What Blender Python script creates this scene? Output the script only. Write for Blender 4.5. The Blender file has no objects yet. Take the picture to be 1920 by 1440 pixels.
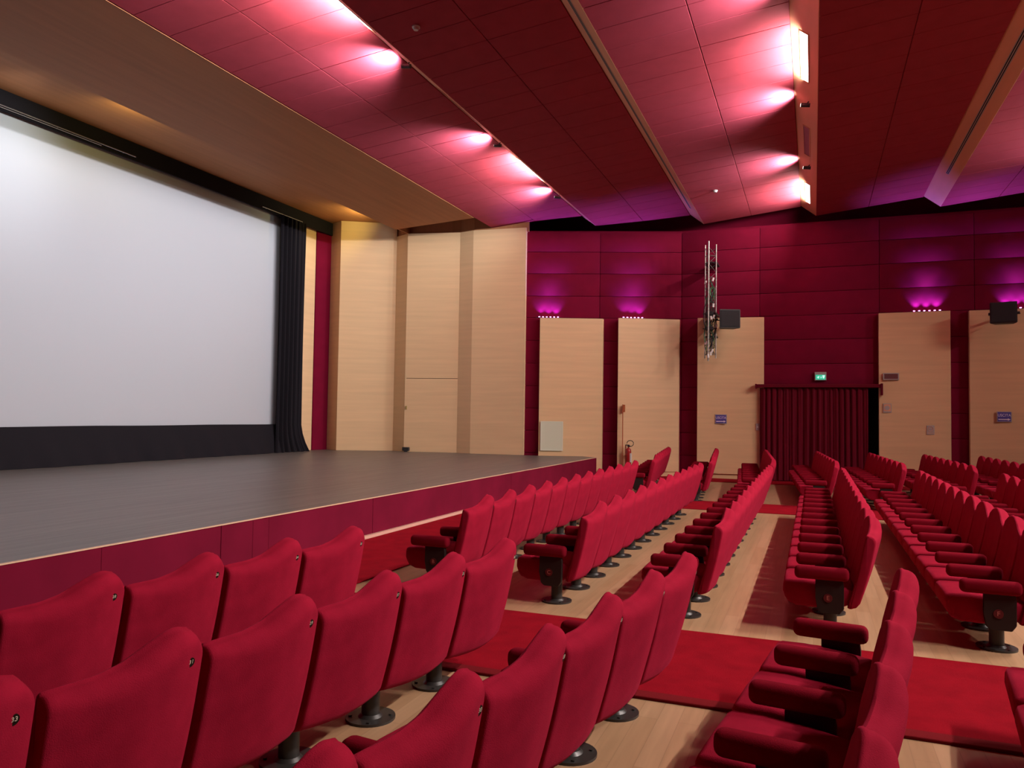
import bpy, bmesh, math, random
from mathutils import Vector, Matrix
random.seed(7)
C = bpy.context.scene.collection
S = bpy.context.scene
PI = math.pi

# ------------------------------------------------------------------ camera
F_PX = 1450.0
CAM_H = 1.75
def cam_basis(vx=1525., vy=785., hs=.015):
    Y = Vector((vx - 960, -(vy - 720), -F_PX)).normalized()
    h = Vector((1, -hs, 0))
    Z = Y.cross(h).normalized()
    if Z.y < 0: Z = -Z
    X = Y.cross(Z)
    return Matrix((X, Y, Z))
B3 = cam_basis()
cam_d = bpy.data.cameras.new('camera')
cam_d.sensor_width = 36.0
cam_d.lens = F_PX / 1920 * 36.0
cam_d.clip_start = .05
cam_d.clip_end = 200
cam = bpy.data.objects.new('camera', cam_d)
C.objects.link(cam)
cam.matrix_world = Matrix.Translation((0, 0, CAM_H)) @ B3.to_4x4()
S.camera = cam
def px(p):
    c = B3.transposed() @ (Vector(p) - Vector((0, 0, CAM_H)))
    if c.z > -.05: return None
    return (960 - c.x / c.z * F_PX, 720 + c.y / c.z * F_PX)

# ------------------------------------------------------------------ world, colour
S.view_settings.view_transform = 'Standard'
S.view_settings.look = 'None'
S.view_settings.exposure = -0.28
S.view_settings.gamma = 1
S.view_settings.use_curve_mapping = False
w = bpy.data.worlds.new('world'); S.world = w
w.use_nodes = True
w.node_tree.nodes['Background'].inputs[0].default_value = (.03, .015, .02, 1)
w.node_tree.nodes['Background'].inputs[1].default_value = 1.0

# ------------------------------------------------------------------ house lights (large ones)
SLOT_W = 148.0       # long recessed ceiling lamps
SPOT_W = 520.0       # small adjustable ceiling lamps
LED_W = 24.0
def area(name, loc, direc, sx, sy, energy, col=(1, .93, .85), spread=180, up=(0, 1, 0)):
    l = bpy.data.lights.new(name, 'AREA'); l.shape = 'RECTANGLE'
    l.size = sx; l.size_y = sy; l.energy = energy; l.color = col; l.spread = math.radians(spread)
    o = bpy.data.objects.new(name, l); C.objects.link(o)
    z = -Vector(direc).normalized(); x = Vector(up).normalized(); x = (x - z * x.dot(z)).normalized(); y = z.cross(x)
    o.matrix_world = Matrix.Translation(loc) @ Matrix((x, y, z)).transposed().to_4x4()
    o['kind'] = 'structure'
    return o
def spot(name, loc, tgt, energy, angle, col=(1, .95, .9), blend=.5, size=.05):
    l = bpy.data.lights.new(name, 'SPOT'); l.energy = energy; l.spot_size = math.radians(angle)
    l.spot_blend = blend; l.color = col; l.shadow_soft_size = size
    o = bpy.data.objects.new(name, l); C.objects.link(o)
    o.location = loc
    o.rotation_euler = (Vector(tgt) - Vector(loc)).to_track_quat('-Z', 'Y').to_euler()
    o['kind'] = 'structure'
    return o
# stage floods behind the wooden reflector, aimed at the screen, plus an added screen fill
spot('stage_flood', (-12.2, 9.6, 7.3), (-14.4, 9.7, 6.6), 190, 90, (1, .99, .93), .9, .15)
spot('stage_flood', (-11.9, 18.6, 7.35), (-14.6, 17.6, 6.6), 14, 70, (.75, 1, .95), .9, .1)
area('screen_fill', (-9.0, 10.5, 7.22), (-1, 0, -.62), 11, .2, 12, (.85, .92, 1), 95, (0, 1, 0))  # added fill that brightens the screen from the front, no fixture behind it
spot('soffit_lamp', (-12.2, 11.3, 7.35), (-13.2, 11.6, 7.72), 48, 140, (1, .84, .28), .8, .05)
spot('soffit_lamp', (-12.3, 19.6, 7.35), (-13.2, 19.6, 7.72), 80, 150, (1, .82, .28), .8, .05)
spot('soffit_lamp', (-12.0, 20.0, 7.5), (-12.75, 20.95, 7.2), 6, 60, (.6, .9, 1), .9, .03)

# ------------------------------------------------------------------ helpers
def mat(name, col, rough=.6, metal=0, noise=None, sheen=0, spec=.5, emit=None, est=0, bump=None, coat=0):
    m = bpy.data.materials.new(name); m.use_nodes = True
    nt = m.node_tree; b = nt.nodes['Principled BSDF']
    b.inputs['Base Color'].default_value = (*col, 1)
    b.inputs['Roughness'].default_value = rough
    b.inputs['Metallic'].default_value = metal
    b.inputs['Specular IOR Level'].default_value = spec
    if coat: b.inputs['Coat Weight'].default_value = coat
    if sheen:
        b.inputs['Sheen Weight'].default_value = sheen
        b.inputs['Sheen Roughness'].default_value = .4
        b.inputs['Sheen Tint'].default_value = (min(1, col[0] * 2.2 + .15), col[1] * 3 + .04, col[2] * 3 + .08, 1)
    if emit:
        b.inputs['Emission Color'].default_value = (*emit, 1)
        b.inputs['Emission Strength'].default_value = est
    if noise:   # (scale vec, amount, detail)
        sc, amt, det = noise
        tc = nt.nodes.new('ShaderNodeTexCoord'); mp = nt.nodes.new('ShaderNodeMapping')
        mp.inputs['Scale'].default_value = sc
        nz = nt.nodes.new('ShaderNodeTexNoise'); nz.inputs['Scale'].default_value = 1; nz.inputs['Detail'].default_value = det
        rp = nt.nodes.new('ShaderNodeValToRGB')
        rp.color_ramp.elements[0].position = .3; rp.color_ramp.elements[1].position = .7
        rp.color_ramp.elements[0].color = (*[c * (1 - amt) for c in col], 1)
        rp.color_ramp.elements[1].color = (*[min(1, c * (1 + amt)) for c in col], 1)
        nt.links.new(tc.outputs['Object'], mp.inputs[0]); nt.links.new(mp.outputs[0], nz.inputs[0])
        nt.links.new(nz.outputs[0], rp.inputs[0]); nt.links.new(rp.outputs[0], b.inputs['Base Color'])
    if bump:    # (scale, strength)
        tc = nt.nodes.new('ShaderNodeTexCoord')
        nz = nt.nodes.new('ShaderNodeTexNoise'); nz.inputs['Scale'].default_value = bump[0]; nz.inputs['Detail'].default_value = 3
        bp = nt.nodes.new('ShaderNodeBump'); bp.inputs['Strength'].default_value = bump[1]; bp.inputs['Distance'].default_value = .01
        nt.links.new(tc.outputs['Object'], nz.inputs[0]); nt.links.new(nz.outputs[0], bp.inputs['Height'])
        nt.links.new(bp.outputs[0], b.inputs['Normal'])
    return m

def wood_floor():
    m = mat('light_wood_boards', (.55, .36, .2), .38, spec=.45)
    nt = m.node_tree; b = nt.nodes['Principled BSDF']
    tc = nt.nodes.new('ShaderNodeTexCoord'); mp = nt.nodes.new('ShaderNodeMapping')
    mp.inputs['Rotation'].default_value = (0, 0, PI / 2)
    br = nt.nodes.new('ShaderNodeTexBrick'); br.inputs['Scale'].default_value = 1
    br.inputs['Brick Width'].default_value = 1.3; br.inputs['Row Height'].default_value = .12
    br.inputs['Mortar Size'].default_value = .0015; br.inputs['Bias'].default_value = 0
    br.inputs['Color1'].default_value = (.46, .275, .145, 1); br.inputs['Color2'].default_value = (.53, .33, .185, 1)
    br.inputs['Mortar'].default_value = (.36, .22, .12, 1)
    mp2 = nt.nodes.new('ShaderNodeMapping'); mp2.inputs['Scale'].default_value = (22, 1.6, 1)
    nz = nt.nodes.new('ShaderNodeTexNoise'); nz.inputs['Scale'].default_value = 1; nz.inputs['Detail'].default_value = 5
    mx = nt.nodes.new('ShaderNodeMix'); mx.data_type = 'RGBA'; mx.blend_type = 'MULTIPLY'; mx.inputs[0].default_value = .35
    L = nt.links.new
    L(tc.outputs['Object'], mp.inputs[0]); L(mp.outputs[0], br.inputs[0]); L(tc.outputs['Object'], mp2.inputs[0]); L(mp2.outputs[0], nz.inputs[0])
    L(br.outputs[0], mx.inputs[6]); L(nz.outputs[0], mx.inputs[7]); L(mx.outputs[2], b.inputs['Base Color'])
    return m

M = dict(
    velvet=mat('red_velvet', (.30, .009, .030), .9, sheen=.15, spec=.04, bump=(260, .25), noise=((9, 9, 9), .10, 3)),
    arm=mat('red_velvet_arm', (.18, .004, .014), .9, sheen=.08, spec=.04, bump=(260, .25)),
    panel=mat('dark_brown_metal', (.022, .014, .012), .5, spec=.3),
    post=mat('black_painted_steel', (.03, .027, .025), .38, spec=.5),
    badge=mat('bronze_badge', (.02, .015, .01), .3, metal=.3),
    digit=mat('pale_print', (.62, .55, .42), .5),
    letterbg=mat('dark_red_disc', (.10, .006, .008), .5),
    letter=mat('faded_pink_print', (.5, .16, .13), .5),
    floor=wood_floor(),
    carpet=mat('red_carpet', (.25, .005, .013), .95, sheen=.05, spec=.03, bump=(300, .5), noise=((5, 5, 5), .12, 4)),
    carpet_edge=mat('shaded_carpet_red', (.16, .006, .010), .95, spec=.1, bump=(300, .4)),
    deck=mat('grey_stage_boards', (.145, .132, .122), .42, spec=.45, noise=((16, .7, 1), .22, 5)),
    stagefab=mat('crimson_stage_cloth', (.15, .005, .024), .9, sheen=.1, spec=.1, noise=((1.6, 1.6, 1.6), .14, 4)),
    pale=mat('pale_wood_trim', (.72, .50, .33), .5),
    trimpink=mat('pale_pink_wood_trim', (.62, .36, .28), .6),
    wallfab=mat('crimson_wall_fabric', (.17, .004, .026), .9, sheen=.08, spec=.1, bump=(180, .25), noise=((3, 3, 3), .06, 3)),
    beech=mat('beech_veneer', (.74, .51, .28), .45, spec=.35, noise=((.5, .5, 9), .055, 5)),
    beechtall=mat('pale_beech_veneer', (.76, .54, .31), .45, spec=.35, noise=((.5, .5, 9), .05, 5)),
    brown=mat('brown_veneer', (.43, .19, .088), .6, spec=.15, noise=((9, .5, .5), .07, 4)),
    fascia=mat('amber_veneer', (.76, .38, .22), .4, spec=.4, noise=((.5, .6, 8), .06, 4)),
    tile=mat('red_ceiling_tile', (.385, .05, .077), .8, spec=.12, sheen=.1, bump=(150, .2), noise=((4, 4, 4), .05, 3)),
    dark=mat('black_void', (.01, .008, .008), .9),
    cloth=mat('black_stage_cloth', (.014, .013, .017), .9, sheen=.15, spec=.1),
    screen=mat('white_screen', (.455, .50, .555), .85, spec=.05),
    rail=mat('grey_metal', (.4, .4, .42), .35, metal=.8),
    white=mat('white_plastic', (.75, .72, .68), .5),
    greyp=mat('grey_plastic', (.42, .38, .36), .5),
    vent=mat('cream_painted_grille', (.72, .74, .58), .5),
    red=mat('red_enamel', (.32, .012, .012), .3, coat=.4),
    rust=mat('orange_red_paint', (.42, .10, .03), .5),
    blackp=mat('black_plastic', (.025, .025, .027), .5),
    grille=mat('black_grille_cloth', (.018, .018, .02), .8, bump=(400, .6)),
    drape=mat('maroon_drape', (.13, .005, .016), .9, sheen=.25, spec=.1),
    blue=mat('blue_sign', (.09, .075, .36), .4),
    signw=mat('white_sign_print', (.85, .82, .9), .5),
    exitgreen=mat('lit_green_exit', (.05, .55, .35), .5, emit=(.03, .52, .30), est=.9),
    exitwhite=mat('lit_white_exit', (.7, 1, .9), .5, emit=(.5, 1, .85), est=1.1),
    lampglass=mat('lit_lamp_glass', (1, .97, .92), .5, emit=(1, .95, .88), est=9),
    unlit=mat('unlit_lamp_glass', (.16, .06, .06), .3),
    led=mat('purple_led', (.9, .3, 1), .5, emit=(1, .22, 1), est=14),
    alu=mat('truss_aluminium', (.42, .40, .36), .4, metal=.6, noise=((8, 8, 14), .35, 3)),
    tape=mat('white_tape', (.8, .78, .74), .6),
    cable=mat('black_cable', (.02, .02, .02), .6),
    gcable=mat('green_cable', (.05, .22, .08), .6),
    brass=mat('brass', (.5, .38, .15), .35, metal=.7),
)

def link(name, me, parent=None, kind=None, smooth=False):
    o = bpy.data.objects.new(name, me); C.objects.link(o)
    if parent is not None: o.parent = parent
    if kind: o['kind'] = kind
    return o
def from_bm(name, bm, m, parent=None, kind=None, smooth=False, ang=40):
    bmesh.ops.recalc_face_normals(bm, faces=bm.faces)
    me = bpy.data.meshes.new(name); bm.to_mesh(me); bm.free()
    if isinstance(m, (list, tuple)):
        for q in m: me.materials.append(q)
    else: me.materials.append(m)
    if smooth:
        me.polygons.foreach_set('use_smooth', [True] * len(me.polygons))
        me.set_sharp_from_angle(angle=math.radians(ang))
    return link(name, me, parent, kind)
def thing(name, label, cat, loc=(0, 0, 0), rz=0, group=None):
    o = bpy.data.objects.new(name, None); C.objects.link(o)
    o.location = loc; o.rotation_euler = (0, 0, rz); o.empty_display_size = .1
    tag(o, label, cat, group); return o
def tag(o, label, cat, group=None):
    o['label'] = label; o['category'] = cat
    if group: o['group'] = group
    return o
def addbox(bm, x0, x1, y0, y1, z0, z1, bev=0, seg=2, mi=0, mtx=None):
    r = bmesh.ops.create_cube(bm, size=1)
    vs = r['verts']
    for v in vs:
        v.co = Vector(((x0 + x1) / 2 + v.co.x * (x1 - x0), (y0 + y1) / 2 + v.co.y * (y1 - y0), (z0 + z1) / 2 + v.co.z * (z1 - z0)))
    fs = list({f for v in vs for f in v.link_faces})
    if bev:
        es = list({e for v in vs for e in v.link_edges})
        b = bmesh.ops.bevel(bm, geom=es, offset=bev, segments=seg, affect='EDGES', profile=.5)
        fs = [f for f in b['faces']] + [f for f in fs if f.is_valid]
        vs = list({v for f in fs for v in f.verts})
    for f in fs: f.material_index = mi
    if mtx is not None:
        for v in vs: v.co = mtx @ v.co
    return vs
def addprism(bm, poly, z0, z1, mi=0):
    """poly: list of (x,y) -> vertical prism"""
    lo = [bm.verts.new((x, y, z0)) for x, y in poly]; hi = [bm.verts.new((x, y, z1)) for x, y in poly]
    n = len(poly); fs = [bm.faces.new(lo[::-1]), bm.faces.new(hi)]
    for i in range(n): fs.append(bm.faces.new((lo[i], lo[(i + 1) % n], hi[(i + 1) % n], hi[i])))
    for f in fs: f.material_index = mi
    return lo + hi
def addxz(bm, poly, y0, y1, mi=0):
    """profile in XZ extruded along Y; y0,y1 numbers or per-point lists"""
    n = len(poly)
    Y0 = y0 if isinstance(y0, (list, tuple)) else [y0] * n; Y1 = y1 if isinstance(y1, (list, tuple)) else [y1] * n
    a = [bm.verts.new((x, Y0[i], z)) for i, (x, z) in enumerate(poly)]; b = [bm.verts.new((x, Y1[i], z)) for i, (x, z) in enumerate(poly)]
    fs = [bm.faces.new(a), bm.faces.new(b[::-1])]
    for i in range(n): fs.append(bm.faces.new((a[i], b[i], b[(i + 1) % n], a[(i + 1) % n])))
    for f in fs: f.material_index = mi
def addcyl(bm, p, q, r, seg=16, r2=None, mi=0, caps=True):
    p = Vector(p); q = Vector(q); d = q - p
    rr = bmesh.ops.create_cone(bm, cap_ends=caps, segments=seg, radius1=r, radius2=r if r2 is None else r2, depth=d.length)
    mt = Matrix.Translation((p + q) / 2) @ d.to_track_quat('Z', 'Y').to_matrix().to_4x4()
    for v in rr['verts']: v.co = mt @ v.co
    for f in {f for v in rr['verts'] for f in v.link_faces}: f.material_index = mi
    return rr['verts']
def addtube(bm, pts, r, seg=8, mi=0, closed=False):
    pts = [Vector(p) for p in pts]; rings = []
    n = len(pts)
    for i, p in enumerate(pts):
        if closed: t = pts[(i + 1) % n] - pts[i - 1]
        else: t = pts[min(i + 1, n - 1)] - pts[max(i - 1, 0)]
        qn = t.to_track_quat('Z', 'Y')
        rings.append([bm.verts.new(p + qn @ Vector((r * math.cos(2 * PI * k / seg), r * math.sin(2 * PI * k / seg), 0))) for k in range(seg)])
    for i in range(n if closed else n - 1):
        a = rings[i]; b = rings[(i + 1) % n]
        for k in range(seg):
            f = bm.faces.new((a[k], a[(k + 1) % seg], b[(k + 1) % seg], b[k])); f.material_index = mi
    if not closed:
        bm.faces.new(rings[0][::-1]); bm.faces.new(rings[-1])
def text_mesh(s, size, depth=.001):
    cu = bpy.data.curves.new('txt', 'FONT'); cu.body = s; cu.size = size; cu.extrude = depth
    cu.align_x = 'CENTER'; cu.align_y = 'CENTER'
    o = bpy.data.objects.new('txt', cu); C.objects.link(o)
    bpy.context.view_layer.update()
    me = bpy.data.meshes.new_from_object(o.evaluated_get(bpy.context.evaluated_depsgraph_get()))
    bpy.data.objects.remove(o); bpy.data.curves.remove(cu)
    return me

# ================================================================== SETTING
def YW(x):      # plan of the long side wall, splayed near the stage
    return 22.95 if x > -3.62 else 22.95 + (x + 3.62) * (22.95 - 21.5) / (8.0 - 3.62)
NEAR = -1.5
# floor
bm = bmesh.new(); addbox(bm, -15.5, 16.5, NEAR - .6, 24.2, -.2, 0)
from_bm('floor', bm, M['floor'], kind='structure')
# carpets
def carpet(name, label, x0, x1, y0, y1, h=.012):
    bm = bmesh.new(); addbox(bm, x0, x1, y0, y1, 0.0005, h, .004, 1)
    o = from_bm(name, bm, [M['carpet']]); return tag(o, label, 'carpet')
carpet('aisle_carpet', 'wide red carpet crossing the wooden floor between near and middle seat blocks', -4.30, 16, 4.93, 6.47)
carpet('aisle_carpet', 'red carpet crossing the floor between the middle and far seat blocks', -4.30, 16, 14.98, 16.5)
carpet('front_carpet', 'long red carpet running along the foot of the stage', -5.70, -4.32, NEAR + .1, 21.9)
carpet('wall_carpet', 'narrow red carpet strip on the floor below the far wood panelled wall', -4.30, 9, 21.55, 22.75)
bm = bmesh.new(); addbox(bm, -4.30, 16, 4.82, 4.93, .0005, .02, .004, 1)  # carpet edge band, its darker red stands in for shade along the fold
tag(from_bm('carpet_shade_band', bm, M['carpet_edge']), 'red band along the near side of the wide aisle carpet, darkened as fold shade', 'carpet')

# side wall (far): padded fabric boards + recess behind
def fabric_wall(name, pts, z0, z1, joints, xs, m):
    bm = bmesh.new()
    for a, b in zip(xs[:-1], xs[1:]):
        A = Vector((a, YW(a) if a > -8.01 else YW(-8), 0)); Bp = Vector((b, YW(b), 0))
        d = (Bp - A); L = d.length; d.normalize(); n = Vector((d.y, -d.x, 0))
        mt = Matrix(((d.x, -n.x, 0, A.x), (d.y, -n.y, 0, A.y), (0, 0, 1, 0), (0, 0, 0, 1)))
        for u, v in zip(joints[:-1], joints[1:]):
            addbox(bm, .004, L - .004, 0, .09, u + .004, v - .004, .012, 2, mtx=mt)
    return from_bm(name, bm, m, kind='structure', smooth=True)
jz = [0.0, .62, 1.28, 1.94, 2.60, 3.27, 3.95, 4.63, 5.28, 5.95, 6.6, 7.18]
fabric_wall('wall_right', None, 0, 7.2, jz, [-8.0, -5.9, -3.62, -1.42], M['wallfab'])
fabric_wall('wall_right', None, 2.6, 7.2, jz[4:], [-1.42, 1.66], M['wallfab'])
fabric_wall('wall_right', None, 0, 7.2, jz, [1.66, 3.9, 6.3, 8.7, 11.1, 13.5, 16], M['wallfab'])
bm = bmesh.new()
addbox(bm, -15.5, 16.5, 23.75, 23.9, 0, 9.0)           # upper wall seen above the ledge
from_bm('wall_right', bm, M['wallfab'], kind='structure')
bm = bmesh.new()
addprism(bm, [(-8, YW(-8) + .05), (-3.62, 22.99), (16, 22.99), (16, 23.75), (-8, 23.75)], 7.15, 7.24)
from_bm('trim_1', bm, M['wallfab'], kind='structure')
# dark lobby behind the curtain
bm = bmesh.new()
addbox(bm, -1.6, -1.44, 23.06, 23.74, 0, 2.6); addbox(bm, 1.68, 1.8, 23.06, 23.74, 0, 2.6); addbox(bm, -1.6, 1.8, 23.70, 23.74, 0, 2.6)
addbox(bm, -1.6, 1.8, 23.06, 23.74, 2.6, 2.66)
from_bm('door_1', bm, M['dark'], kind='structure')
# remaining shell
bm = bmesh.new(); addbox(bm, -15.6, -15.4, NEAR - .6, 24, 0, 9); from_bm('wall_front', bm, M['dark'], kind='structure')
bm = bmesh.new(); addbox(bm, 16.4, 16.6, NEAR - .6, 24, 0, 9); from_bm('wall_rear', bm, M['wallfab'], kind='structure')
bm = bmesh.new(); addbox(bm, -15.6, 16.6, NEAR - .6, NEAR - .4, 0, 9); from_bm('wall_left', bm, M['wallfab'], kind='structure')
bm = bmesh.new(); addbox(bm, -15.6, 16.6, NEAR - .6, 24, 9.0, 9.1); from_bm('ceiling', bm, M['dark'], kind='structure')

# low beech panels along the side wall
def wallpanel(L, R, z0, z1, label, m, back=None, name='wall_panel'):
    t = thing(name, label, 'wall panel', (L[0], L[1], z0))
    bm = bmesh.new()
    poly = [L, R, (R[0] + .0, YW(R[0]) - .002), (L[0] + .0, YW(L[0]) - .002)] if back is None else [L, R] + back
    addprism(bm, [(x - L[0], y - L[1]) for x, y in poly], 0, z1 - z0)
    es = [e for e in bm.edges]
    bmesh.ops.bevel(bm, geom=es, offset=.006, segments=1, affect='EDGES')
    from_bm('board', bm, m, t); return t
PT = 4.6
P = {}
P[4] = wallpanel((-7.5, 21.42), (-5.78, 22.1), .14, PT, 'pale beech wall panel with the cream louvred vent at its foot', M['beech'])
P[5] = wallpanel((-5.3, 22.05), (-3.66, 22.84), .14, PT, 'pale beech wall panel behind the red fire extinguisher', M['beech'])
P[6] = wallpanel((-3.11, 22.63), (-1.3, 22.88), .14, PT, 'beech wall panel behind the truss and loudspeaker, left of the curtained door', M['beech'])
P[7] = wallpanel((1.63, 22.78), (3.31, 22.70), .14, PT, 'beech wall panel right of the curtained door with the small round-dial plate', M['beech'])
P[8] = wallpanel((3.75, 22.79), (5.55, 22.68), .14, PT, 'beech wall panel at the right edge under the second loudspeaker', M['beech'])
bm = bmesh.new()
for (a, b) in (((-7.5, 21.50), (-5.8, 22.12)), ((-5.3, 22.12), (-3.66, 22.86)), ((-3.1, 22.68), (-1.45, 22.9)), ((1.7, 22.82), (3.3, 22.74)), ((3.78, 22.82), (5.5, 22.72))):
    addprism(bm, [a, b, (b[0], b[1] + .05), (a[0], a[1] + .05)], 0, .139)
from_bm('baseboard_right', bm, M['beech'], kind='structure')

# tall beech panels beside the screen
TT = 7.3; DK = .552
def tall(L, R, z1, label, back): return wallpanel(L, R, DK, z1, label, M['beechtall'], back)
tall((-14.42, 18.7), (-14.42, 20.02), 7.45, 'narrow pale beech panel between the black curtain and the crimson strip', [(-14.6, 20.02), (-14.6, 18.7)])
bm = bmesh.new(); addprism(bm, [(-14.5, 20.02), (-14.4, 20.04), (-14.3, 20.66), (-14.45, 20.9), (-14.7, 20.9)], DK, 7.7)
tag(from_bm('fabric_strip', bm, M['wallfab']), 'tall crimson fabric strip between two beech panels beside the screen', 'wall panel')
def tallgroup(label, pts, z1, seam=False, door=False):
    """pts: return start, corner, far end"""
    r0, c, e = pts
    t = thing('wall_panel', label, 'wall panel', (c[0], c[1], DK))
    def prism(a, b, z0, zz, th=.05):
        a = Vector((a[0] - c[0], a[1] - c[1])); b = Vector((b[0] - c[0], b[1] - c[1])); d = (b - a).normalized(); n = Vector((-d.y, d.x))
        bm = bmesh.new(); addprism(bm, [tuple(a), tuple(b), tuple(b + n * th), tuple(a + n * th)], z0 - DK, zz - DK)
        return bm
    segs = [(DK, z1)] if not seam else [(DK, 2.80), (2.815, z1)]
    for z0, zz in segs:
        from_bm('board' if z0 > 1 or not door else 'door_leaf', prism(c, e, z0, zz), M['beechtall'], t)
    segr = [(DK, z1)]
    for z0, zz in segr: from_bm('return_board', prism(r0, c, z0, zz, .05), M['beechtall'], t)
    return t
tallgroup('tall beech wall panel right of the crimson strip, highest and nearest the screen', ((-14.3, 20.66), (-13.77, 20.40), (-12.27, 21.26)), 7.72)
tp = tallgroup('tall beech wall panel holding a flush door with small handle, middle of three', ((-12.27, 21.26), (-11.72, 20.98), (-10.10, 21.34)), TT, seam=True, door=True)
tall3 = tallgroup('tall beech wall panel next to the crimson fabric wall, right of the flush door', ((-10.10, 21.34), (-9.60, 21.22), (-7.97, 21.36)), TT)
bm = bmesh.new(); addprism(bm, [(-7.97, 21.36), (-7.95, 21.36), (-7.98, 21.6), (-8.0, 21.6)], DK, TT)
from_bm('trim_2', bm, M['beechtall'], kind='structure')
bm = bmesh.new(); addbox(bm, .04, .075, -.02, .02, 1.30, 1.40, .004); addcyl(bm, (.06, -.05, 1.33), (.06, 0, 1.33), .012, 10)
ho = from_bm('door_handle', bm, M['brass'], tp)
bm = bmesh.new(); addbox(bm, -.02, .2, -.07, .02, .03, .14, .01); addbox(bm, .06, .16, -.09, -.05, .0, .05, .005)
from_bm('door_closer', bm, M['blackp'], tp)
# brown wood wall above tall panels
bm = bmesh.new()
for a, b, z in (((-12.3, 21.34), (-11.7, 21.1), TT), ((-11.7, 21.1), (-10.1, 21.42), TT), ((-10.1, 21.42), (-9.6, 21.3), TT), ((-9.6, 21.3), (-7.9, 21.45), TT)):
    addprism(bm, [a, b, (b[0], b[1] + .06), (a[0], a[1] + .06)], z - .1, 8.6)
from_bm('wall_right', bm, M['brown'], kind='structure')

# ceiling teeth
X0 = .07; PER = 3.04; ZL = 7.36; ZH = 7.65; RUN = 2.65
YE = 22.78
def yend(x): return min(YE, YW(x) - .14) if x > -8 else YW(-8) - .16
slope = (ZH - ZL) / RUN
def tooth(k):
    xk = X0 + PER * k
    bm = bmesh.new()
    ang = math.atan2(ZH - ZL, RUN); L = math.hypot(RUN, ZH - ZL)
    half = L / 2
    y = 22.62 - .0
    yy = []
    while y > NEAR: yy.append(y); y -= .66
    ys = [(a - .66, a) for a in yy]
    mt = Matrix.Translation((xk, 0, ZL)) @ Matrix.Rotation(-ang, 4, 'Y')
    for j in range(2):
        x0, x1 = j * half + .006, (j + 1) * half - .006
        ylim = min(yend(xk + x0), yend(xk + x1))
        for a, b in ys:
            if a >= ylim - .05: continue
            addbox(bm, x0, x1, a + .005, min(b - .005, ylim), 0, .03, .004, 1, mtx=mt)
        lastb = max(b for a, b in ys)
        y0, y1 = max(b for a, b in ys if b <= ylim + .001 or a < ylim - .05), ylim
        # cut piece following the wall
        ya, yb = yend(xk + x0), yend(xk + x1)
        s = min(ylim, lastb)
        if min(ya, yb) > s + .01 or abs(ya - yb) > .03:
            vs = addprism(bm, [(x0, s + .005), (x1, s + .005), (x1, max(yb, s + .01)), (x0, max(ya, s + .01))], 0, .03)
            for v in vs: v.co = mt @ v.co
    # backing
    ya, yb = yend(xk), yend(xk + RUN)
    vs = addprism(bm, [(0, NEAR), (L, NEAR), (L, yb - .01), (0, ya - .01)], .022, .06, mi=1)
    for v in vs: v.co = mt @ v.co
    return from_bm('ceiling', bm, [M['tile'], M['carpet_edge']], kind='structure')
for k in range(-3, 5): tooth(k)
# fascias
lit = (-2, 0, 2, 4)
fn = 3
def fascia(k):
    global fn
    xe = X0 + PER * k
    xs = xe - (PER - RUN)
    bm = bmesh.new()
    n = Vector((-(ZH - ZL), -(PER - RUN))).normalized()  # outward (down, towards stage)
    poly = [(xs, ZH + .02), (xe + .0, ZL), (xe + .03, ZL + .01), (xs + .06, ZH + .1)]
    addxz(bm, poly, NEAR, [yend(xs), yend(xe), yend(xe), yend(xs)])
    o = from_bm('trim_%d' % fn, bm, M['fascia'], kind='structure'); fn += 1
    return xs, xe
dz = Vector((PER - RUN, 0, -(ZH - ZL))).normalized(); nrm = Vector((-(ZH - ZL), 0, -(PER - RUN))).normalized()
def fpoint(k, u, y, off=0):   # u 0..1 down the fascia
    xe = X0 + PER * k; xs = xe - (PER - RUN)
    p = Vector((xs, y, ZH + .02)) + Vector((PER - RUN, 0, ZL - ZH - .02)) * u
    return p + nrm * off
NAMES = {-2: 'fascia nearest the stage', 0: 'brown fascia right of centre', 2: 'fascia behind the camera', 4: 'rear fascia'}
def slotlamp(k, y, on, L=1.75, e=1.0, dr=(-1, 0, .12), sp=165):
    nm = NAMES[k]
    st = 'lit' if on else 'unlit'
    pos = {21: 'nearest the far wall', 17: 'second from the far wall', 13: 'third from the far wall', 9: 'fourth from the far wall', 5: 'fifth from the far wall', 1: 'sixth from the far wall'}[y]
    c = fpoint(k, .5, y)
    t = thing('recessed_ceiling_lamp', '%s long recessed lamp in the %s, %s' % (st, nm, pos), 'ceiling lamp', c, group=None)
    M4 = Matrix((( dz.x, 0, nrm.x), (0, 1, 0), (dz.z, 0, nrm.z)))   # local x=down fascia, z=outward
    def tr(bm):
        for v in bm.verts: v.co = M4 @ v.co
    bm = bmesh.new(); hw = .065; hl = L / 2
    for a in ((-hw - .015, -hw, -hl - .015, hl + .015), (hw, hw + .015, -hl - .015, hl + .015), (-hw, hw, -hl - .015, -hl), (-hw, hw, hl, hl + .015)):
        addbox(bm, a[0], a[1], a[2], a[3], -.004, .012)
    tr(bm); from_bm('frame', bm, M['fascia'], t)
    bm = bmesh.new(); addbox(bm, -hw, hw, -hl, hl, -.002, .006); tr(bm)
    from_bm('lamp_glass', bm, M['lampglass' if on else 'unlit'], t)
    if on:
        area('slot_lamp_light', fpoint(k, .55, y, .07), dr, L, .10, SLOT_W * e, (1, .86, .80), sp)
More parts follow.
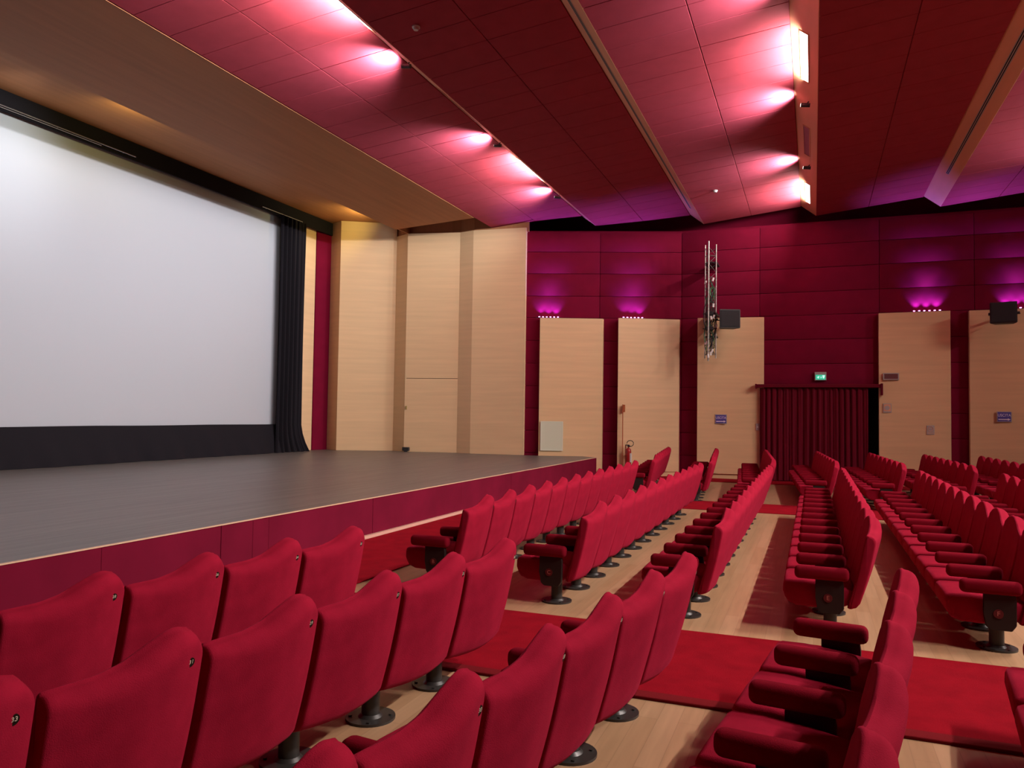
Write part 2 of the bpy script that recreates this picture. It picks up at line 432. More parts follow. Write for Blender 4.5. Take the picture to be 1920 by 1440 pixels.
def spotlamp(k, y, e=1.0, i=0):
    nm = NAMES[k]
    pos = {0: 'closest to the far wall', 1: 'second from the far wall', 2: 'third from the far wall', 3: 'fourth from the far wall', 4: 'fifth from the far wall'}[i]
    c = fpoint(k, .62, y)
    t = thing('ceiling_spotlight', 'small cylindrical spotlight on the %s, %s' % (nm, pos), 'spotlight', c)
    bm = bmesh.new(); a = nrm * .05 + dz * .0
    addcyl(bm, (0, 0, 0), tuple(nrm * .06), .012, 10)
    from_bm('bracket', bm, M['blackp'], t)
    d = Vector((-1, -.0, .16)).normalized()
    bm = bmesh.new(); b0 = nrm * .075 - d * .07; addcyl(bm, tuple(b0), tuple(b0 + d * .16), .036, 18)
    from_bm('lamp_body', bm, M['blackp'], t, smooth=True)
    bm = bmesh.new(); addcyl(bm, tuple(b0 + d * .155), tuple(b0 + d * .163), .031, 18)
    from_bm('lamp_lens', bm, M['lampglass'], t)
    p = Vector(c) + b0 + d * .2
    spot('spot_lamp_light', p, p + Vector((-1, 0, .22)), SPOT_W * e, 125, (.97, .94, 1), 1.0, .05)
for k in range(-2, 5): fascia(k)
for y, on in ((9, 1), (13, 0), (17, 1), (21, 0)): slotlamp(-2, y, on)
for y, on in ((5, 0), (13, 1), (17, 0), (21, 1)): slotlamp(0, y, on)
for y, on in ((1, 0), (5, 1), (9, 1), (13, 1), (17, 1), (21, 0)): slotlamp(2, y, on, e={5: 2.4, 9: 1.9, 13: 1.6}.get(y, 1.2), dr=(-.8, 0, -.6), sp=110)
for y, on in ((9, 1), (17, 1)): slotlamp(4, y, on, e=1.5, dr=(-.8, 0, -.6), sp=110)
for i, y in enumerate((19.0, 14.9, 10.95, 6.9)): spotlamp(-2, y, i=i)
for i, y in enumerate((18.5, 14.75, 10.7)): spotlamp(0, y, i=i)
for i, y in enumerate((18.7, 14.8)): spotlamp(2, y, i=i)
# air slots on the unlit fascias
def airslot(k, y0, y1, label):
    c = fpoint(k, .5, (y0 + y1) / 2)
    t = thing('air_slot', label, 'air vent', c)
    M4 = Matrix(((dz.x, 0, nrm.x), (0, 1, 0), (dz.z, 0, nrm.z)))
    h = (y1 - y0) / 2
    for nm, a, m in (('slot_frame', (-.04, .04, -h, h, -.002, .006), 'greyp'), ('slot_gap', (-.024, -.008, -h + .02, h - .02, .003, .008), 'dark'), ('slot_gap', (.008, .024, -h + .02, h - .02, .003, .008), 'dark')):
        bm = bmesh.new(); addbox(bm, *a)
        for v in bm.verts: v.co = M4 @ v.co
        from_bm(nm, bm, M[m], t)
airslot(1, 1, 20.3, 'long twin-slit air diffuser in the brown fascia at upper right')
airslot(-1, 1, 21.5, 'long twin-slit air diffuser in the brown fascia near top centre')
# smoke detectors
def detector(x, y, label):
    k = math.floor((x - X0) / PER); z = ZL + (x - (X0 + PER * k)) * slope
    t = thing('smoke_detector', label, 'smoke detector', (x, y, z - .001))
    bm = bmesh.new(); addcyl(bm, (0, 0, -.02), (0, 0, 0), .06, 20); from_bm('base', bm, M['white'], t, smooth=True)
    bm = bmesh.new(); addcyl(bm, (0, 0, -.055), (0, 0, -.02), .035, 20, .05); from_bm('sensor_head', bm, M['white'], t, smooth=True)
detector(-5.44, 9.85, 'round white smoke detector on the dark red ceiling at the top of the photo')
detector(-2.29, 19.7, 'small white smoke detector on the brightly lit red ceiling near the far wall')

# brown reflector and soffit over the stage
bm = bmesh.new()
addxz(bm, [(-11.6, 7.20), (-9.05, 7.345), (-9.05, 7.352), (-9.4, 7.37), (-11.6, 7.24)], NEAR + 1, 20.02)
from_bm('trim_12', bm, M['brown'], kind='structure')
bm = bmesh.new()
addbox(bm, -15.4, -11.75, NEAR, 21.4, 7.73, 7.78)
from_bm('ceiling', bm, M['brown'], kind='structure')
bm = bmesh.new()
addbox(bm, -11.75, -11.71, NEAR, 21.4, 7.30, 8.6); addbox(bm, -11.7, -9.03, NEAR, 21.5, 8.0, 8.05)
from_bm('trim_13', bm, M['brown'], kind='structure')

# ================================================================== STAGE
st = thing('stage', 'raised stage with grey boarded deck and crimson cloth front', 'stage', (-5.76, 10, 0))
def stp(bm):
    for v in bm.verts: v.co -= Vector((-5.76, 10, 0))
bm = bmesh.new()
addprism(bm, [(-15.3, NEAR), (-5.772, NEAR), (-5.772, 21.47), (-6.3, 21.86), (-7.5, 21.40), (-8.0, 21.34), (-15.3, 21.34)], .50, .55)
stp(bm); from_bm('deck', bm, M['deck'], st)
bm = bmesh.new()
ys = [NEAR, .15, 2.58, 5.02, 6.48, 6.97, 7.24, 9.47, 12.39, 14.8, 17.2, 19.6, 21.48]
for a, b in zip(ys[:-1], ys[1:]): addbox(bm, -5.80, -5.758 + random.uniform(-.003, .003), a + .002, b - .002, 0.05, .542, .004, 1)
addprism(bm, [(-5.758, 21.475), (-5.79, 21.475), (-6.33, 21.85), (-6.30, 21.87)], .02, .535)
stp(bm); from_bm('front_cloth', bm, M['stagefab'], st)
bm = bmesh.new(); addbox(bm, -5.785, -5.752, NEAR, 21.48, .543, .553); stp(bm); from_bm('nosing', bm, M['pale'], st)
bm = bmesh.new(); addbox(bm, -5.77, -5.71, NEAR, 21.48, .0, .05); stp(bm); from_bm('base_trim', bm, M['trimpink'], st)
bm = bmesh.new(); addbox(bm, -15.2, -5.80, NEAR + .02, 21.3, .0, .499); stp(bm); from_bm('substructure', bm, M['dark'], st)

# screen, skirt, pelmet, curtain
bm = bmesh.new(); addbox(bm, -14.45, -14.41, 3.5, 18.3, 1.30, 7.45)
tag(from_bm('projection_screen', bm, M['screen']), 'very large blank white projection screen hung behind the stage', 'screen')
def sheet(fn, nu, nv, th=.01):
    bm = bmesh.new(); g = [[bm.verts.new(fn(i / nu, j / nv)) for j in range(nv + 1)] for i in range(nu + 1)]
    for i in range(nu):
        for j in range(nv): bm.faces.new((g[i][j], g[i + 1][j], g[i + 1][j + 1], g[i][j + 1]))
    bmesh.ops.recalc_face_normals(bm, faces=bm.faces)
    r = bmesh.ops.solidify(bm, geom=list(bm.faces), thickness=th)
    return bm
def skirt(u, v):
    y = 3.4 + u * 15.0; z = .553 + v * .81
    low = (1 - v)
    x = -14.33 + .16 * low + .03 * math.sin(y * 4.1 + 1.4 * v) * low + .025 * math.sin(y * 9.7 + 3 * v) * low ** 1.5 + .015 * math.sin(y * 2.3) * low
    z += .004 * math.sin(y * 1.7) * v
    return (x, y, z)
tag(from_bm('screen_skirt', sheet(skirt, 260, 10), M['cloth'], smooth=True, ang=80), 'black cloth skirt hanging below the white screen to the stage', 'drape')
bm = bmesh.new(); addbox(bm, -14.30, -14.24, 3.0, 20.66, 7.33, 7.722)
tag(from_bm('screen_pelmet', bm, M['cloth']), 'black pelmet band along the top edge of the white screen', 'drape')
bm = bmesh.new(); addcyl(bm, (-14.19, 3.5, 7.40), (-14.19, 12.9, 7.40), .012, 8); addcyl(bm, (-14.19, 3.5, 7.36), (-14.19, 12.0, 7.36), .009, 8)
for y in (5, 7, 9, 11, 12.6): addcyl(bm, (-14.245, y, 7.40), (-14.19, y, 7.40), .008, 6)
tag(from_bm('curtain_rail', bm, M['rail']), 'thin grey double rail on the pelmet at the upper left of the screen', 'curtain rail')
bm = bmesh.new(); addcyl(bm, (-14.19, 17.2, 7.38), (-14.19, 19.0, 7.38), .012, 8)
for y in (17.4, 18.8): addcyl(bm, (-14.245, y, 7.38), (-14.19, y, 7.38), .008, 6)
tag(from_bm('curtain_rail', bm, M['rail']), 'short grey rail above the black curtain at the right of the screen', 'curtain rail')
def curt(u, v):
    z = .553 + v * 6.8; low = max(0, 1 - v * 9)
    y = 18.02 + u * (1.10 + .14 * math.sin(v * 2.6) * u * 0 + .26 * low * low)
    x = -14.2 + .07 * math.sin(u * 34 + .5 * math.sin(v * 3)) + .03 * math.sin(u * 71) + .12 * low * u
    return (x, y, z)
tag(from_bm('side_curtain', sheet(curt, 110, 26), M['cloth'], smooth=True, ang=80), 'tall black pleated curtain at the right edge of the screen', 'curtain')

# ================================================================== SEATS
PITCH = .64; SW = .598; BY0 = .016; PEDY = .16
def build_backrest():
    bm = bmesh.new(); NU = 26
    def ztop(u):
        pts = [(0, .812), (.12, .816), (.30, .822), (.45, .843), (.60, .885), (.73, .916), (.81, .922), (.90, .906), (1, .858)]
        for (a, za), (b, zb) in zip(pts[:-1], pts[1:]):
            if u <= b:
                t = (u - a) / (b - a); t = t * t * (3 - 2 * t) if a in (0, .90) else t
                return za + (zb - za) * t
        return pts[-1][1]
    def bulge(u): return .062 * math.sin(PI * u ** 1.2)
    def xr(z, u): # rear face
        t = (z - .2) / .6
        return .20 + .145 * t + .012 * math.sin(min(1, max(0, t)) * PI) + bulge(u) * (.45 + .55 * min(1, max(0, t)))
    def loop(u, ins):
        zt = ztop(u) - ins; zb = .20 + .02 * (2 * u - 1) ** 2 + ins
        th = .088
        pts = []
        def X(z, f):  # f: 0 rear 1 front
            rr = xr(z, u)
            return rr - ins if f == 0 else rr - bulge(u) * (.45 + .55 * min(1, max(0, (z - .2) / .6))) - th + .03 * math.sin(PI * u) + ins
        r1 = .060 + .6 * bulge(u); r2 = .018; rb = .05; rb2 = .02
        for k in range(9):                                   # rear up
            z = zb + rb + (zt - r1 - zb - rb) * k / 8; pts.append((X(z, 0), z))
        xt = X(zt, 0); xf = X(zt, 1)
        for k in range(1, 6):
            a = k / 6 * PI / 2; z = zt - r1 + r1 * math.sin(a); pts.append((X(z, 0) - r1 * (1 - math.cos(a)), z))
        pts.append((X(zt, 0) - r1, zt)); 
        for k in range(0, 4):
            a = k / 3 * PI / 2; z = zt + .006 - r2 + r2 * math.cos(a); pts.append((xf + r2 - r2 * math.sin(a), z))
        for k in range(1, 8):
            z = zt - r2 - (zt - r2 - zb - rb2) * k / 7; pts.append((X(z, 1) , z))
        pts.append((X(zb, 1) + rb2 * .4, zb + rb2 * .3)); pts.append((X(zb, 1) + rb2, zb))
        pts.append((X(zb, 0) - rb, zb)); pts.append((X(zb, 0) - rb * .3, zb + rb * .25))
        return pts
    us = [(0, .014), (.006, .004), (.02, 0)] + [(.02 + .96 * k / NU, 0) for k in range(1, NU)] + [(.98, 0), (.994, .004), (1, .014)]
    rings = []
    for u, ins in us:
        rings.append([bm.verts.new((x, BY0 + u * SW, z)) for x, z in loop(u, ins)])
    n = len(rings[0])
    for a, b in zip(rings[:-1], rings[1:]):
        for k in range(n): bm.faces.new((a[k], a[(k + 1) % n], b[(k + 1) % n], b[k]))
    bm.faces.new(rings[0]); bm.faces.new(rings[-1][::-1])
    return bm
def build_cushion():
    bm = bmesh.new()
    prof = [(-.365, .37), (-.355, .395), (-.33, .408), (-.2, .412), (0, .398), (.16, .375), (.19, .34), (.17, .26), (.08, .215), (-.12, .20), (-.26, .205), (-.325, .23), (-.352, .27), (-.367, .32)]
    W0, W1 = .035, .605; rings = []
    for y, ins in ((W0, .022), (W0 + .006, .008), (W0 + .022, 0), ((W0 + W1) / 2, 0), (W1 - .022, 0), (W1 - .006, .008), (W1, .022)):
        cx, cz = -.09, .31
        rings.append([bm.verts.new((x - ins * (1 if x > cx else -1), y, z - ins * (1 if z > cz else -1) + (.006 if abs(y - .32) < .1 and z > .36 else 0))) for x, z in prof])
    n = len(prof)
    for a, b in zip(rings[:-1], rings[1:]):
        for k in range(n): bm.faces.new((a[k], a[(k + 1) % n], b[(k + 1) % n], b[k]))
    bm.faces.new(rings[0]); bm.faces.new(rings[-1][::-1])
    return bm
def build_arm(y):
    bm = bmesh.new(); addbox(bm, -.275, .14, y - .048, y + .048, .440, .545, .038, 4); return bm
def build_support(y):
    bm = bmesh.new()
    addxz(bm, [(-.115, .50), (.085, .50), (.10, .40), (.10, .22), (.07, .175), (-.07, .175), (-.10, .20), (-.115, .30)], y - .022, y + .022)
    bmesh.ops.bevel(bm, geom=list(bm.edges), offset=.005, segments=1, affect='EDGES')
    return bm
def build_pedestal(y):
    bm = bmesh.new(); addcyl(bm, (0, y, .013), (0, y, .216), .052, 24); addcyl(bm, (0, y, .014), (0, y, .03), .07, 24, .055); return bm
def build_base(y):
    bm = bmesh.new(); addcyl(bm, (0, y, .0), (0, y, .014), .142, 32)
    for a in range(4): addcyl(bm, (.115 * math.cos(a * PI / 2 + .6), y + .115 * math.sin(a * PI / 2 + .6), .014), (.115 * math.cos(a * PI / 2 + .6), y + .115 * math.sin(a * PI / 2 + .6), .02), .01, 8)
    return bm
def mk(name, bm, m, sm=True, ang=40):
    o = from_bm(name, bm, m, smooth=sm, ang=ang); me = o.data; bpy.data.objects.remove(o); return me
ME = dict(back=mk('backrest', build_backrest(), M['velvet'], ang=60), cush=mk('seat_cushion', build_cushion(), M['velvet'], ang=60),
          arm=mk('armrest', build_arm(0), M['arm']), sup=mk('side_panel', build_support(0), M['panel']),
          ped=mk('pedestal', build_pedestal(0), M['post']), base=mk('base_plate', build_base(0), M['post']))
bm = bmesh.new(); addcyl(bm, (0, 0, 0), (0, 0, .004), .019, 24)
for v in bm.verts: v.co = Vector((v.co.z, v.co.x * .85, v.co.y))
ME['badge'] = mk('number_badge', bm, M['badge'])
bm = bmesh.new(); addcyl(bm, (0, 0, 0), (0, 0, .004), .034, 28)
for v in bm.verts: v.co = Vector((v.co.x, -v.co.z, v.co.y))
ME['disc'] = mk('row_letter_disc', bm, M['letterbg'])
TXT = {}
def num_mesh(s):
    if s not in TXT:
        me = text_mesh(s, .022, .0006)
        for v in me.vertices: v.co = Vector((v.co.z, v.co.x, v.co.y))   # faces +X, reads along +Y
        me.materials.append(M['digit']); TXT[s] = me
    return TXT[s]
def let_mesh(s):
    k = 'L' + s
    if k not in TXT:
        me = text_mesh(s, .05, .0006)
        for v in me.vertices: v.co = Vector((v.co.x, -v.co.z, v.co.y))
        me.materials.append(M['letter']); TXT[k] = me
    return TXT[k]
ORD = ['first', 'second', 'third', 'fourth', 'fifth', 'sixth', 'seventh', 'eighth', 'ninth', 'tenth', 'eleventh', 'twelfth', 'thirteenth']
nseat = 0
def seat(x, y, rz, label, group, near_end=False, far_end=False, letter=None, number=None, badge=True):
    """origin = floor point under the near support; row runs along local +Y, sitter looks to local -X"""
    global nseat; nseat += 1
    t = thing('theatre_seat', label, 'seat', (x, y, 0), rz, group)
    def ch(nm, me, loc=(0, 0, 0), par=None):
        o = bpy.data.objects.new(nm, me); C.objects.link(o); o.parent = par or t; o.location = loc; return o
    bk = ch('backrest', ME['back']); ch('seat_cushion', ME['cush'])
    ch('pedestal', ME['ped'], (0, PEDY, 0)); ch('base_plate', ME['base'], (0, PEDY, 0))
    ys = [0] + ([PITCH] if far_end else [])
    for q in ys:
        ch('armrest', ME['arm'], (0, q, 0)); s = ch('side_panel', ME['sup'], (0, q, 0))
        if q == 0 and letter:
            d = ch('row_letter_disc', ME['disc'], (-.02, -.0222, .30), s); d['label'] = 'round dark red disc with the row letter ' + letter
            ch('row_letter', let_mesh(letter), (-.02, -.0268, .30), s)
    if badge:
        z = .795; u = .86; tt = (z - .2) / .6
        xb = .20 + .145 * tt + .062 * math.sin(PI * u ** 1.2)
        b = ch('number_badge', ME['badge'], (xb - .002, BY0 + u * SW, z), bk)
        b.rotation_euler = (0, .24, -.0); b['label'] = 'small round bronze seat number badge'
        if number: 
            o = ch('seat_number', num_mesh(number), (xb + .0030, BY0 + u * SW, z + .001), bk); o.rotation_euler = (0, .24, 0)
    return t
def visible(x, y, m=70):
    for q in ((x, y, 0), (x + .3, y + .3, .95), (x - .35, y + .3, .4), (x, y + .6, .5), (x + .35, y, .8)):
        p = px(q)
        if p and -m < p[0] < 1920 + m and -m < p[1] < 1440 + m and Vector(q).length > 1.2: return True
    return False
ROWX = {'B': -3.44, 'C': -2.25, 'D': -1.06, 'E': .13, 'F': 1.32, 'G': 2.51, 'H': 3.70, 'I': 4.89, 'J': 6.08}
# middle block: rows run along +Y
for L in 'BCDEFGH':
    idx = 0
    for i in range(12):
        x, y = ROWX[L], 6.85 + PITCH * i
        if visible(x, y):
            place = 'first from the near red aisle' if i == 0 else ('last by the far red aisle' if i == 11 else ORD[i] + ' from the near red aisle')
            seat(x, y, 0, 'red velvet seat in row %s of the middle block, %s' % (L, place), 'row %s seats of the middle block' % L, far_end=(i == 11), letter=L if i == 0 else None, badge=(L in 'BC'))
# near block, tilted towards the stage at the near end
TN = math.radians(-7.4)
dn = Vector((-math.sin(TN), math.cos(TN), 0))
for L in 'BCDEF':
    for i in range(8):
        p = Vector((ROWX[L] + .03, 5.02, 0)) - dn * PITCH * (i + 1)
        if visible(p.x, p.y, 110) and p.length > 1.6:
            place = 'first from the wide red aisle' if i == 0 else ORD[i] + ' from the wide red aisle'
            seat(p.x, p.y, TN, 'red velvet seat in row %s of the nearest block, %s' % (L, place), 'row %s seats of the nearest block' % L, far_end=(i == 0), number=str(20 + 2 * i + 2 if L in 'BDF' else 21 + 2 * i + 2))
# far block by the side wall
TF = {'B': 6.5, 'C': 5.6, 'D': 4.8, 'E': 4.0, 'F': 3.5, 'G': 3.2, 'H': 3.0, 'I': 3, 'J': 3}
for L in 'BCDEFGHI':
    a = math.radians(TF[L]); d = Vector((-math.sin(a), math.cos(a), 0))
    nn = 8
    for i in range(nn):
        p = Vector((ROWX[L] - .02, 16.35, 0)) + d * PITCH * i
        if visible(p.x, p.y):
            place = 'first from the far red aisle' if i == 0 else ('last seat before the side wall' if i == nn - 1 else ORD[i] + ' from the far red aisle')
            seat(p.x, p.y, a, 'red velvet seat in row %s of the far block, %s' % (L, place), 'row %s seats of the far block' % L, far_end=(i == nn - 1), badge=False)
print('SEATS', nseat)

# ================================================================== WALL ITEMS
def wall_thing(name, label, cat, x, y, z): return thing(name, label, cat, (x, y, z))
def part(t, name, m, *boxes, bev=0, smooth=False):
    bm = bmesh.new()
    for b in boxes: addbox(bm, *b, bev, 1)
    return from_bm(name, bm, M[m], t, smooth=smooth)
# door curtain and rail
def dcurt(u, v):
    z = .03 + v * 2.56; y = 22.74 + .026 * math.sin(u * 112 + 1.6 * math.sin(u * 9) + .5 * math.sin(v * 2 + u * 5)) * (1 + .4 * math.sin(u * 17)) + .012 * math.sin(u * 231 + v)
    return (-1.40 + u * 2.76, y, z)
tag(from_bm('door_curtain', sheet(dcurt, 220, 14), M['drape'], smooth=True, ang=80), 'maroon pleated curtain drawn across the side doorway', 'curtain')
t = thing('curtain_box', 'maroon curtain rail box above the side doorway', 'curtain rail', (.1, 22.7, 2.6))
part(t, 'rail_box', 'drape', (-1.58, 1.60, -.06, .1, -.0, .09), bev=.008)
part(t, 'end_bracket', 'drape', (1.57, 1.62, -.08, .1, -.2, .11)); part(t, 'end_bracket', 'drape', (-1.62, -1.58, -.08, .1, -.03, .10))
# exit sign
t = wall_thing('exit_sign', 'lit green emergency exit sign above the maroon curtain', 'exit sign', .185, 22.93, 2.92)
part(t, 'housing', 'greyp', (-.15, .15, -.06, 0, -.115, .115), bev=.006)
part(t, 'lit_panel', 'exitgreen', (-.125, .125, -.066, -.058, -.095, .04))
bm = bmesh.new()
addprism(bm, [(-.10, 0), (-.045, .035), (-.035, .02), (-.02, .03), (-.04, -.0), (-.045, -.03), (-.075, -.03), (-.07, -.01)], 0, .003)
addprism(bm, [(0, .02), (.025, .02), (.02, 0), (.025, -.022), (0, -.022), (.006, 0)], 0, .003)
addprism(bm, [(.042, .052), (.112, .052), (.088, -.03), (.062, -.03)], 0, .003)
for v in bm.verts: v.co = Vector((v.co.x, -.066 - v.co.z, v.co.y - .03))
from_bm('pictogram', bm, M['exitwhite'], t)
# emergency lamp
t = wall_thing('emergency_lamp', 'rectangular emergency lamp with pale frame on the panel right of the door', 'wall lamp', 1.92, 22.76, 2.90)
part(t, 'frame', 'greyp', (-.19, .19, -.05, 0, .068, .09), (-.19, .19, -.05, 0, -.09, -.068), (-.19, -.165, -.05, 0, -.068, .068), (.165, .19, -.05, 0, -.068, .068))
part(t, 'diffuser', 'unlit', (-.165, .165, -.04, 0, -.068, .068))
# framed push plate
t = wall_thing('alarm_plate', 'small square framed plate low beside the doorway, below the emergency lamp', 'sign', 1.83, 22.765, 2.06)
part(t, 'frame', 'greyp', (-.10, .10, -.01, 0, -.12, .12)); part(t, 'plate', 'fascia', (-.08, .08, -.014, -.008, -.085, .1))
bm = bmesh.new(); addcyl(bm, (-.005, -.014, .005), (-.005, -.018, .005), .062, 20); from_bm('dial', bm, M['greyp'], t)
t = wall_thing('notice_plate', 'small pale notice with a round symbol, right of the doorway', 'sign', 2.84, 22.72, 1.50)
part(t, 'plate', 'greyp', (-.09, .09, -.01, 0, -.12, .12), bev=.003)
bm = bmesh.new(); addtube(bm, [(.06 * math.cos(a * PI / 12), -.012, .035 + .06 * math.sin(a * PI / 12)) for a in range(24)], .006, 6, closed=True)
addtube(bm, [(-.03, -.012, .05), (0, -.012, .03), (.03, -.012, .05)], .005, 6)
from_bm('symbol', bm, M['fascia'], t)
part(t, 'text_lines', 'fascia', (-.07, .07, -.0125, -.009, -.062, -.052), (-.06, .07, -.0125, -.009, -.095, -.085))
# small switch by curtain
t = wall_thing('wall_switch', 'small white switch at the left edge of the maroon curtain', 'switch', -1.46, 22.84, 1.50)
part(t, 'plate', 'greyp', (-.05, .05, -.02, 0, -.10, .09), bev=.004); part(t, 'button', 'white', (-.02, .025, -.03, -.018, -.035, .02), bev=.004)
# blue exit direction signs
def usign(x, y, z, label, w=.30):
    t = wall_thing('direction_sign', label, 'sign', x, y, z)
    part(t, 'border', 'greyp', (-.165, .165, -.008, 0, -.135, .135), bev=.003)
    part(t, 'panel', 'blue', (-.145, .145, -.012, -.006, -.115, .115))
    me = text_mesh('USCITA', .088, .0008)
    for v in me.vertices: v.co = Vector((v.co.x * .96, -.0125 - v.co.z, v.co.y * 1.15 + .035))
    me.materials.append(M['signw']); link('lettering', me, t)
    bm = bmesh.new(); addprism(bm, [(-.13, -.012), (.08, -.012), (.075, -.032), (.135, 0), (.075, .032), (.08, .012), (-.13, .012)], 0, .002)
    for v in bm.verts: v.co = Vector((v.co.x, -.0125 - v.co.z, v.co.y - .068))
    from_bm('arrow', bm, M['signw'], t)
usign(-2.45, 22.69, 1.70, 'blue USCITA sign with right arrow, left of the maroon curtain')
usign(4.49, 22.72, 1.87, 'blue USCITA sign with right arrow at the right edge of the photo')
# vent grille on panel 4
ang4 = math.atan2(22.1 - 21.42, -5.78 + 7.5)
t = thing('vent_grille', 'cream louvred ventilation grille at the foot of the wall beside the stage', 'vent', (-7.13, 21.535, 1.13), ang4)
part(t, 'frame', 'vent', (-.33, .33, -.02, 0, .40, .43), (-.33, .33, -.02, 0, -.43, -.40), (-.33, -.30, -.02, 0, -.40, .40), (.30, .33, -.02, 0, -.40, .40))
bm = bmesh.new(); addbox(bm, -.30, .30, -.006, 0, -.40, .40)
for q in range(24): addbox(bm, -.30, .30, -.018, -.004, -.395 + q * .0332, -.395 + q * .0332 + .021)
from_bm('louvres', bm, M['vent'], t)
# fire extinguisher and marker pole
t = thing('fire_extinguisher', 'red fire extinguisher with curled black hose against the beech panel', 'fire extinguisher', (-4.95, 21.98, 0))
bm = bmesh.new()
prof = [(0, .28), (.075, .28), (.08, .30), (.08, .74), (.07, .79), (.045, .82), (.025, .83), (.025, .86)]
seg = 24; rings = [[bm.verts.new((r * math.cos(2 * PI * k / seg), r * math.sin(2 * PI * k / seg), z)) for k in range(seg)] for r, z in prof[1:]]
for a, b in zip(rings[:-1], rings[1:]):
    for k in range(seg): bm.faces.new((a[k], a[(k + 1) % seg], b[(k + 1) % seg], b[k]))
bm.faces.new(rings[0][::-1]); bm.faces.new(rings[-1])
from_bm('cylinder', bm, M['red'], t, smooth=True)
bm = bmesh.new(); addbox(bm, -.03, .05, -.02, .02, .86, .90, .005); addbox(bm, -.09, .03, -.012, .012, .90, .925, .004)
from_bm('valve', bm, M['blackp'], t)
bm = bmesh.new(); addtube(bm, [(.05 + .095 * math.cos(a) + .0, 0, .96 + .085 * math.sin(a)) for a in [(-2.2 + 5.4 * i / 22) for i in range(23)]], .010, 8)
from_bm('hose', bm, M['cable'], t)
part(t, 'label', 'white', (.05, .10, -.06, .0, .42, .68), bev=.004)
part(t, 'wall_bracket', 'blackp', (-.04, .04, .06, .14, .60, .66)); part(t, 'stand', 'red', (-.10, .10, -.08, .10, 0, .02), (-.10, -.075, .02, .06, .02, .9))
t = thing('marker_pole', 'thin orange red pole with small flag plate beside the fire extinguisher', 'pole', (-5.13, 22.0, 0))
bm = bmesh.new(); addcyl(bm, (0, 0, 0), (0, 0, 2.08), .014, 12); from_bm('pole', bm, M['rust'], t)
part(t, 'flag_plate', 'rust', (.0, .05, -.006, .09, 1.86, 2.07))
# loudspeakers
def speaker(x, y, z, rz, label):
    t = thing('loudspeaker', label, 'loudspeaker', (x, y, z), rz)
    bm = bmesh.new(); poly = [(-.20, -.34), (.20, -.34), (.29, .0), (-.29, .0)]
    addprism(bm, [(a, b) for a, b in poly], -.26, .26); bmesh.ops.bevel(bm, geom=list(bm.edges), offset=.012, segments=2, affect='EDGES')
    for v in bm.verts: v.co = Vector((v.co.x, -v.co.y - .34, v.co.z))
    from_bm('cabinet', bm, M['blackp'], t)
    part(t, 'grille', 'grille', (-.26, .26, -.355, -.335, -.23, .23), bev=.006)
    bm = bmesh.new(); addtube(bm, [(-.31, -.12, 0), (-.33, .04, 0), (-.1, .12, 0), (.1, .12, 0), (.33, .04, 0), (.31, -.12, 0)], .014, 8); addcyl(bm, (0, .10, 0), (0, .30, 0), .03, 12)
    addcyl(bm, (-.33, -.10, 0), (-.28, -.10, 0), .035, 12); addcyl(bm, (.28, -.10, 0), (.33, -.10, 0), .035, 12)
    from_bm('bracket', bm, M['blackp'], t)
speaker(-2.27, 22.33, 4.48, math.radians(22), 'black loudspeaker on the wall immediately right of the truss')
speaker(4.42, 22.25, 4.42, math.radians(-14), 'black loudspeaker on the wall at the right edge of the photo')
# vertical lighting truss
t = thing('lighting_truss', 'vertical metal truss wrapped with cables hanging on the red wall above the left speaker', 'truss', (-2.7, 22.25, 3.4))
H = 3.22
ch = [(-.15, -.02), (.15, -.02), (-.03, -.24)]
for i, (a, b) in enumerate(ch):
    bm = bmesh.new(); addcyl(bm, (a, b, 0 - (.09 if i == 2 else 0)), (a, b, H + (.06 if i == 2 else 0)), .022 if i == 2 else .017, 12); from_bm('chord', bm, M['alu'], t, smooth=True)
bm = bmesh.new(); M['lat'] = mat('dull_truss_steel', (.10, .095, .09), .5, metal=.4)
nseg = 13
for i in range(nseg):
    z0, z1 = .1 + i * (H - .2) / nseg, .1 + (i + 1) * (H - .2) / nseg
    for p, q in ((0, 1), (1, 2), (2, 0)):
        a, b = ch[p], ch[q]
        if i % 2: a, b = b, a
        addcyl(bm, (a[0], a[1], z0), (b[0], b[1], z1), .007, 6)
        if i % 4 == 0: addcyl(bm, (a[0], a[1], z0), (b[0], b[1], z0), .007, 6)
from_bm('lattice', bm, M['lat'], t)
rnd = random.Random(3)
for m, n_ in (('cable', 9), ('gcable', 4)):
    for c in range(n_):
        bm = bmesh.new(); pts = []
        z = rnd.uniform(0, .4); ztop_ = rnd.uniform(1.7, 2.3); x = rnd.uniform(-.13, .13)
        ph = rnd.uniform(0, 6)
        while z < ztop_:
            pts.append((max(-.16, min(.16, x + .06 * math.sin(z * 5 + ph))), -.12 + .09 * math.cos(z * 4 + ph), z)); z += .1
        addtube(bm, pts, .011, 6); from_bm('cable' if m == 'cable' else 'green_cable', bm, M[m], t, smooth=True)
bm = bmesh.new(); addtube(bm, [(.07 + .07 * math.cos(a * PI / 10), -.2, 1.85 + .14 * math.sin(a * PI / 10)) for a in range(20)], .009, 6, closed=True)
addtube(bm, [(.07 + .05 * math.cos(a * PI / 10), -.19, 1.80 + .17 * math.sin(a * PI / 10)) for a in range(20)], .008, 6, closed=True)
from_bm('green_cable', bm, M['gcable'], t)
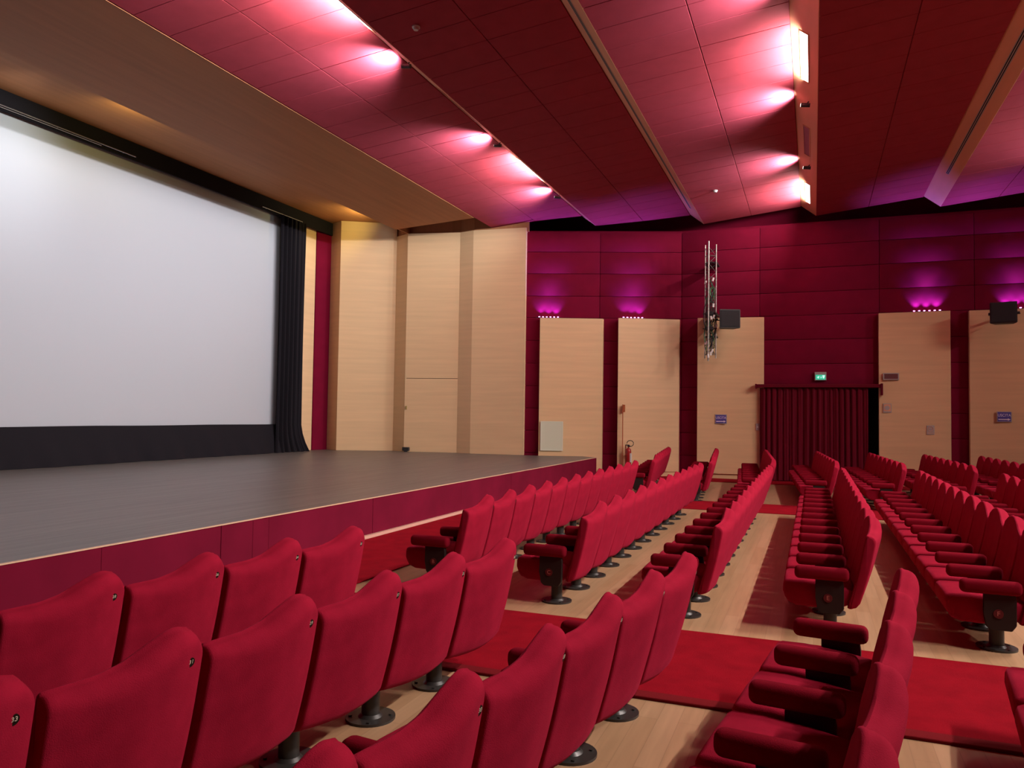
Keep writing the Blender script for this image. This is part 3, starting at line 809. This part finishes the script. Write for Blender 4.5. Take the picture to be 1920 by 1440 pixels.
for (a, b, z) in ((-.15, -.04, 2.15), (.07, -.2, 2.2), (.09, -.2, 1.47), (.05, -.22, 1.12), (.1, -.2, 1.15), (-.1, -.2, .42), (.06, -.2, .2), (.03, -.22, .12), (.15, -.04, .9), (-.02, -.26, .05)):
    bm = bmesh.new(); addcyl(bm, (a, b, z - .05), (a + rnd.uniform(-.03, .03), b, z + .05), .03, 10); from_bm('tape_wrap', bm, M['tape'], t, smooth=True)
for z in (.6, 1.25, 2.7):
    part(t, 'wall_bracket', 'blackp', (-.17, .17, .0, .36 if z < 1.2 else .66, z, z + .04))
for z in (.78, 1.2):
    bm = bmesh.new(); addbox(bm, -.10, .10, -.24, -.06, z, z + .10, .01); addcyl(bm, (-.2, -.1, z + .05), (.2, -.1, z + .05), .012, 8)
    from_bm('clamp', bm, M['blackp'], t)
# LED wash bars on panel tops
def ledbar(x, y, rz, w, label):
    t = thing('led_wash_light', label, 'lamp', (x, y, PT + .0), rz)
    part(t, 'housing', 'blackp', (-w / 2 - .04, w / 2 + .04, -.05, .05, .001, .016), bev=.003)
    for i in range(6):
        bm = bmesh.new(); xx = -w / 2 + w * (i + .5) / 6
        addcyl(bm, (xx, -.02, .014), (xx, -.02, .038), .018, 14, .024); from_bm('lens', bm, M['led'], t)
    mt = Matrix.Translation((x, y, PT)) @ Matrix.Rotation(rz, 4, 'Z')
    for i in range(3):
        xx = -w / 2 + w * (i + .5) / 3
        p = mt @ Vector((xx, .02, .05))
        spot('led_wash', p, mt @ Vector((xx, .12, .40)), LED_W * 3.5, 80, (.24, .10, 1), .9, .02)
    p = mt @ Vector((0, -.06, .07))
    spot('led_wash', p, mt @ Vector((0, -.75, 3)), LED_W * 16, 75, (.30, .17, 1), .8, .05)
ledbar(-7.28, 21.56, ang4, .66, 'purple glowing LED bar on top of the beech panel above the louvred vent')
ledbar(-4.93, 22.30, math.atan2(.79, 1.64), .66, 'purple glowing LED bar on top of the beech panel above the extinguisher')
ledbar(2.78, 22.80, 0, .72, 'purple glowing LED bar on top of the beech panel right of the doorway')
ledbar(4.82, 22.80, 0, .72, 'purple glowing LED bar behind the loudspeaker at the right edge')
